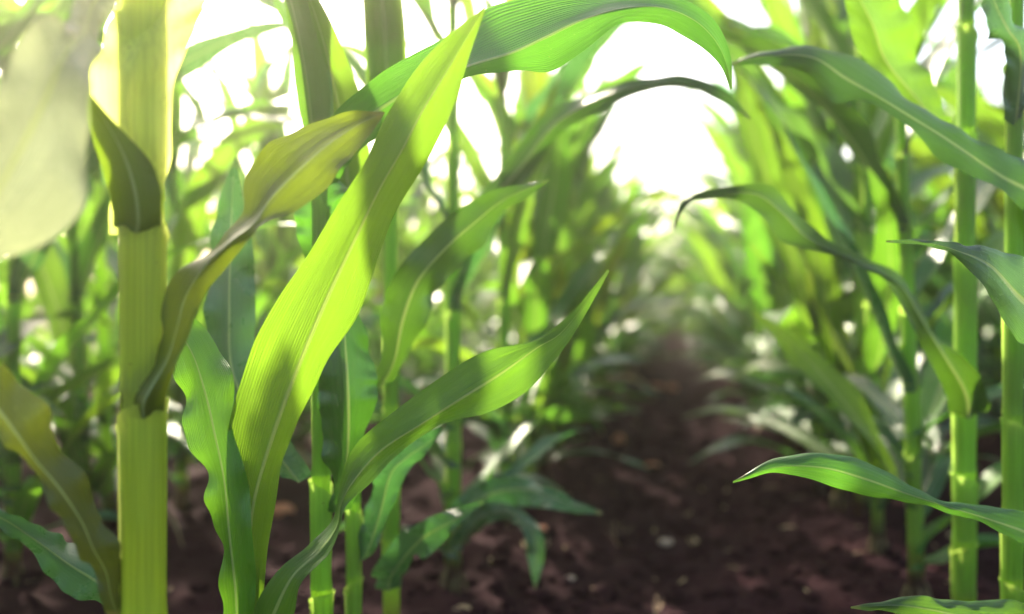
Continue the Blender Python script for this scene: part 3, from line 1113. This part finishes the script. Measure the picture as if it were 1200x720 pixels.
left2 = [
    (14, -2, "blurred corn plant seen at the far left edge behind the thick stalk", 91),
    (100, -2, "blurred corn plant between the left edge and the thick stalk", 92),
    (213, -2, "small blurred corn plant just right of the thick stalk, rooted in dark soil", 93),
    (330, -2, "blurred corn plant seen between the bright diagonal leaf and the broad dark one", 94)]
for px, k, lb, sd_ in left2:
    x, y, d = row_point(px, k)
    build_plant(x, y, lb, "corn plants in the second row to the left", h=0.85, r0=0.011, seed=sd_, near=1.2)

# ---- all the other plants of the field: prototypes, then copies with their parts
DUST = 0


def variant(seed, n, half, joined=False):
    """parts of one plant: list of (name, mesh, material)"""
    r = random.Random(seed)
    h = r.uniform(0.78, 1.0)
    r0 = r.uniform(0.011, 0.0145)
    nodes, z, step = [], 0.045, 0.05
    while z < h - 0.12:
        nodes.append(z)
        z += step * r.uniform(0.9, 1.12)
        step = min(0.13, step * 1.28)
    out = []
    seg = 12 if half > 2 else 6
    sm = stalk_mesh("stalk", h, r0, nodes, seg=seg)
    out.append(("stalk", sm, M_STALK, None))
    az = r.uniform(-0.5, 0.5)
    for i, z in enumerate(nodes):
        t = i / (len(nodes) - 1)
        rad = r0 * (1 - 0.55 * (z / h) ** 1.4)
        top = z + (nodes[i + 1] - z) * 0.88 if i + 1 < len(nodes) else h - 0.03
        p = gen_leaf_params(r, t)
        p['width'] *= 0.80
        G = gen_blade(r, rad * 1.1, top - 0.012, az + math.pi * (i % 2) + r.uniform(-.45, .45), n=n, half=half, **p)
        out.append(("leaf", None, pick_mat(r), G))
    for q in range(6):
        G = gen_blade(r, r0 * 1.05, r.uniform(0.04, 0.20), az + r.uniform(0, 6.28), r.uniform(0.24, 0.42), r.uniform(0.032, 0.055), R(r.uniform(40, 65)),
                      R(r.uniform(85, 135)), n=n, half=half, twist=r.uniform(-.8, .8), wavy=0.004, drift=r.uniform(-.8, .8))
        out.append(("leaf", None, r.choice([M_LEAF, M_LEAF_BLUE, M_LEAF_BLUE]), G))
    if r.random() < 0.6:
        G = gen_blade(r, r0 * 1.05, r.uniform(0.04, 0.10), r.uniform(0, 6.28), r.uniform(0.16, 0.28), 0.03, R(70), R(150), n=n, half=half, twist=r.uniform(-1.5, 1.5), wavy=0.006)
        out.append(("dry_leaf", None, M_DRY, G))
    for q in range(2):
        G = gen_blade(r, 0.005, h - 0.08, r.uniform(0, 6.28), 0.4 * r.uniform(.7, 1.1), 0.05, R(4), R(r.uniform(25, 70)), n=n, half=half,
                      twist=r.uniform(-.6, .6), wavy=0.003)
        out.append(("leaf", None, M_LEAF_YOUNG, G))
    return out


class Proto:
    pass


def part_proto(seed):
    v = variant(seed, 26, 3)
    p = Proto()
    p.parts = []
    for nm, me, m, G in v:
        if me is None:
            me = strip_mesh(nm, G)
        me.materials.append(m)
        p.parts.append((nm, me))
    p.cloud = np.vstack([G.reshape(-1, 3) for _, _, _, G in v if G is not None])
    return p


def join_arrays(v, seg=6):
    """one low mesh of a plant: vertices, quads, uv, material index"""
    Vs, Fs, Us, Ms, off = [], [], [], [], 0
    order = [M_STALK, M_LEAF, M_LEAF_YOUNG, M_LEAF_BLUE, M_LEAF_OLIVE, M_LEAF_DEEP, M_DRY]
    for nm, me, m, G in v:
        if G is None:
            V = np.zeros(len(me.vertices) * 3, dtype=np.float32)
            me.vertices.foreach_get("co", V)
            V = V.reshape(-1, 3)
            n_ = len(V) // seg
            V = V.reshape(n_, seg, 3)[::8].copy()
            n_ = len(V)
            f = grid_faces(n_, seg, True)
            V = V.reshape(-1, 3)
            U = np.zeros((len(V), 2))
        else:
            n_, k = G.shape[:2]
            V = G.reshape(-1, 3)
            f = grid_faces(n_, k)
            U = np.stack(np.broadcast_arrays(np.linspace(0, 1, k)[None, :], np.linspace(0, 10, n_)[:, None]), axis=-1).reshape(-1, 2)
        Vs.append(V)
        Fs.append(f + off)
        Us.append(U)
        Ms.append(np.full(len(f), order.index(m)))
        off += len(V)
    return np.vstack(Vs), np.vstack(Fs), np.vstack(Us), np.concatenate(Ms), order


def joined_mesh(name, arr):
    V, f, U, mi, order = arr
    me = mesh_from(name, V, f, U)
    for m in order:
        me.materials.append(m)
    me.polygons.foreach_set("material_index", mi.astype(np.int32))
    return me


near_protos = [part_proto(1000 + i) for i in range(20)]
far_arr = [join_arrays(variant(2000 + i, 12, 2)) for i in range(12)]
far_mesh = [joined_mesh("corn_plant", a) for a in far_arr]

# every standing place in the field
taken = [Vector((o.location.x, o.location.y)) for o in C.objects if o.type == 'EMPTY']
spots = []
rf = random.Random(77)
for k in (-4, -3, -2, -1, 1, 2, 3, 4):
    y = 0.25 + rf.uniform(0, 0.15)
    while y < 26:
        x = row_x(k) + rf.gauss(0, 0.022)
        yy = y + rf.uniform(-0.03, 0.03)
        y += (0.14 if yy < 8 else 0.22) * (1.0 if k > -2 else 1.3 if k == -2 else 1.7)
        if min(((x - t.x) ** 2 + (yy - t.y) ** 2) for t in taken) < 0.10 ** 2:
            continue
        p = Vector((x, yy, 0.8))
        px, py, d = proj(np.array([p[:]]))
        px, d = px[0], d[0]
        if abs(k) == 1 and yy < 1.9:
            continue                       # the near stretch of both rows is placed by hand above
        if k > 0 and (d < 0.3 or px > 1420):
            continue
        if k < 0 and (d < 0.15 or px < -700):
            continue
        spots.append((d, x, yy, k, px))
spots.sort(key=lambda s: s[0])

SIDE = {-1: "left", 1: "right"}
ORD = {1: "first", 2: "second", 3: "third", 4: "fourth", 5: "fifth", 6: "sixth"}
rc = random.Random(5)
n_ind = 0
MAX_IND = 268
far_spots = []
for d, x, y, k, px in spots:
    vis = -60 < px < 1260
    z = ground_z(x, y)
    sc = rc.uniform(0.88, 1.08) * (1.14 if k > 0 else 1.0)
    hid = abs(k) >= 4 and d > 9
    if n_ind < MAX_IND and not hid:
        side = SIDE[1 if k > 0 else -1]
        if px < -60 or px > 1260:
            band = "outside the frame to the " + side
        elif d < 3.2:
            band = "near stretch"
        elif d < 5.5:
            band = "middle stretch"
        else:
            band = "far stretch"
        if "outside" in band:
            label = "blurred corn plant just past the %s edge of the view, %s row %s of the furrow" % (side, ORD[abs(k)], side)
        else:
            label = "blurred green corn plant in the %s of the %s row %s of the furrow" % (band, ORD[abs(k)], side)
        root = plant_root(x, y, label, "corn plants, %s, %s row %s of the furrow" % (band, ORD[abs(k)], side))
        label = "blurred green corn plant, %s of the %s row %s of the furrow" % (band, ORD[abs(k)], side)
        if "outside" in band:
            label = "corn plant just past the %s edge of the view, %s row" % (side, ORD[abs(k)])
        root["label"] = label
        if d < 6.0:
            best = None
            for tr in range(26):
                pr = near_protos[rc.randrange(len(near_protos))]
                rz = rc.uniform(-1.3, 1.3) + (math.pi if rc.random() < 0.5 else 0)
                c_, s_ = math.cos(rz), math.sin(rz)
                cl = pr.cloud[::7] * sc @ np.array([[c_, s_, 0], [-s_, c_, 0], [0, 0, 1]]) + np.array([x, y, z])
                qx, qy, qd = proj(cl)
                bad = (inside(qx, qy, SKY_GAP) | inside(qx, qy, SOIL_GAP) | inside(qx, qy, SKY_TOP) | (inside(qx, qy, ROW_END) & (qd < 4))).sum() + 20 * ((qd < 1.3) & (qd > 0) & (qx > -30) & (qx < 1230)).sum()
                if best is None or bad < best[0]:
                    best = (bad, pr, rz)
                if bad == 0:
                    break
            _, pr, rz = best
            root.rotation_euler = (rc.uniform(-.07, .07), rc.uniform(-.07, .07), rz)
            root.scale = (sc, sc, sc)
            for nm, me in pr.parts:
                o = bpy.data.objects.new(nm, me)
                C.objects.link(o)
                o.parent = root
        else:
            best = None
            for tr in range(16):
                i = rc.randrange(len(far_mesh))
                rz = rc.uniform(-1.2, 1.2) + (math.pi if rc.random() < 0.5 else 0)
                c_, s_ = math.cos(rz), math.sin(rz)
                qx, qy, qd = proj(far_arr[i][0][::6] * sc @ np.array([[c_, s_, 0], [-s_, c_, 0], [0, 0, 1]]) + np.array([x, y, z]))
                bad = (inside(qx, qy, SKY_GAP) | inside(qx, qy, SOIL_GAP)).sum()
                if best is None or bad < best[0]:
                    best = (bad, i, rz)
                if bad == 0:
                    break
            _, i, rz = best
            bpy.data.objects.remove(root)
            o = bpy.data.objects.new("corn_plant", far_mesh[i])
            C.objects.link(o)
            o.location = (x, y, z)
            o.rotation_euler = (rc.uniform(-.04, .04), rc.uniform(-.04, .04), rz)
            o.scale = (sc, sc, sc)
            o["label"] = label
            o["category"] = "corn plant"
            o["group"] = "corn plants, %s, %s row %s of the furrow" % (band, ORD[abs(k)], side)
        n_ind += 1
    else:
        far_spots.append((x, y, sc))

Vs, Fs, Us, Ms, off = [], [], [], [], 0
for x, y, sc in far_spots:
    V, f, U, mi, order = far_arr[rc.randrange(len(far_arr))]
    rz = rc.uniform(-0.6, 0.6) + (math.pi if rc.random() < 0.5 else 0)
    c_, s_ = math.cos(rz), math.sin(rz)
    Vs.append(V * sc @ np.array([[c_, s_, 0], [-s_, c_, 0], [0, 0, 1]]) + np.array([x, y, 0.0]))
    Fs.append(f + off)
    Us.append(U)
    Ms.append(mi)
    off += len(V)
me = joined_mesh("distant_corn", (np.vstack(Vs), np.vstack(Fs), np.vstack(Us), np.concatenate(Ms), order))
o = link("distant_corn", me)
o["kind"] = "stuff"
o["label"] = "mass of distant corn plants where the rows run together at the horizon"
o["category"] = "corn"
print("individual plants", n_ind, "stuff plants", len(far_spots))


# ------------------------------------------------------------------ small things on the soil
def ground_at(px, py):
    v = FWD + RIGHT * ((px - 600.0) / F) + UP * ((360.0 - py) / F)
    t = 0.5 / -v.z
    p = CAM + v * t
    for _ in range(6):
        t = (0.5 - ground_z(p.x, p.y)) / -v.z
        p = CAM + v * t
    return p, t


def stone(px, py, wpx, m, label, cat, name, flat=0.7, seed=0):
    p, t = ground_at(px, py)
    s = wpx / F * t / 2
    r = random.Random(seed)
    V = lump(r, s, flat, 0.25)
    o = link(name, mesh_from(name, V, IF), m, None, (p.x, p.y, p.z + s * flat * 0.55))
    o["label"] = label
    o["category"] = cat
    return o


stone(725, 519, 14, M_CLAY, "orange lump of clay, brightest spot on the soil left of the furrow's middle", "clay lump", "clay_lump", .9, 1)
stone(764, 547, 15, M_CLAY, "dull reddish flat fragment on the soil, just right of and below the orange lump", "clay fragment", "clay_fragment", .45, 2)
stone(769, 456, 16, M_CLAY, "faint reddish clod far up the furrow, left one of a pair", "clay clod", "clay_clod", .5, 3)
stone(787, 457, 16, M_CLAY, "faint reddish clod far up the furrow, right one of a pair", "clay clod", "clay_clod", .5, 4)
stone(780, 638, 15, M_PALE, "pale pinkish pebble to the right of the dry straw tuft", "pebble", "pebble", .6, 5)
stone(636, 622, 13, M_CLAY, "orange-brown crumb on the soil beneath the low spreading leaf", "crumb", "soil_crumb", .6, 6)
stone(710, 700, 34, M_CLOD, "large dark rounded clod of earth at the bottom of the picture left of centre line", "clod", "earth_clod", .6, 7)
stone(655, 716, 24, M_CLOD, "smaller dark clod at the bottom edge beside the larger one", "clod", "earth_clod", .6, 8)
stone(330, 604, 26, M_CLAY, "dull red lump seen on the soil behind the bright diagonal leaf", "clay lump", "clay_lump", .7, 9)
stone(668, 680, 12, M_PALE, "small pale crumb on the soil below the hanging leaf tip", "pebble", "pebble", .5, 10)


def straw(px, py, label, n, hgt, seed):
    p, t = ground_at(px, py)
    r = random.Random(seed)
    root = bpy.data.objects.new("straw_tuft", None)
    C.objects.link(root)
    root.location = p
    root["label"] = label
    root["category"] = "straw tuft"
    for i in range(n):
        a = r.uniform(0, 6.28)
        le = hgt * r.uniform(.5, 1.1)
        th = r.uniform(.1, .75)
        pts = []
        for s in np.linspace(0, 1, 8):
            q = th * (0.6 + 0.7 * s)
            pts.append((math.sin(q) * math.cos(a) * le * s, math.sin(q) * math.sin(a) * le * s, math.cos(q) * le * s - .004))
        pts = np.array(pts)
        sdv = np.array([-math.sin(a), math.cos(a), 0])
        up = np.array([math.cos(a), math.sin(a), 0.3])
        w_ = 0.0016 * (1 - 0.7 * np.linspace(0, 1, 8))
        ring = [pts + sdv * w_[:, None], pts + up * w_[:, None], pts - sdv * w_[:, None], pts - up * w_[:, None]]
        G = np.stack(ring, axis=1)
        link("straw_blade", mesh_from("straw_blade", G.reshape(-1, 3), grid_faces(8, 4, True)), M_STRAW, root)


straw(724, 640, "tuft of pale dry straw sticking up from the middle of the dark soil", 9, 0.055, 2)
straw(768, 722, "few bent dry straws at the bottom edge of the soil", 6, 0.035, 3)
straw(640, 640, "small flat yellowish bits of straw under the low leaf", 5, 0.03, 4)


# ------------------------------------------------------------------ haze volume over the field, added for the veil of glare towards the sun
HAZE = 0.013
if HAZE > 0:
    m, n, b, out = mat("haze_air")
    n.nodes.remove(b)
    pv = node(n, "ShaderNodeVolumePrincipled")
    pv.inputs["Color"].default_value = (1.0, 0.92, 0.78, 1)
    pv.inputs["Density"].default_value = HAZE
    pv.inputs["Anisotropy"].default_value = 0.8
    n.links.new(pv.outputs[0], out.inputs["Volume"])
    x0, x1, y0, y1, z0, z1 = -14, 14, -6, 34, -1.2, 3.0
    V = [(x, y, z) for z in (z0, z1) for y in (y0, y1) for x in (x0, x1)]
    Fc = [(0, 2, 3, 1), (4, 5, 7, 6), (0, 1, 5, 4), (2, 6, 7, 3), (0, 4, 6, 2), (1, 3, 7, 5)]
    me = mesh_from("haze", V, Fc)
    me.polygons.foreach_set("use_smooth", np.zeros(6, dtype=bool))
    hz = link("haze", me, m)
    hz["kind"] = "stuff"
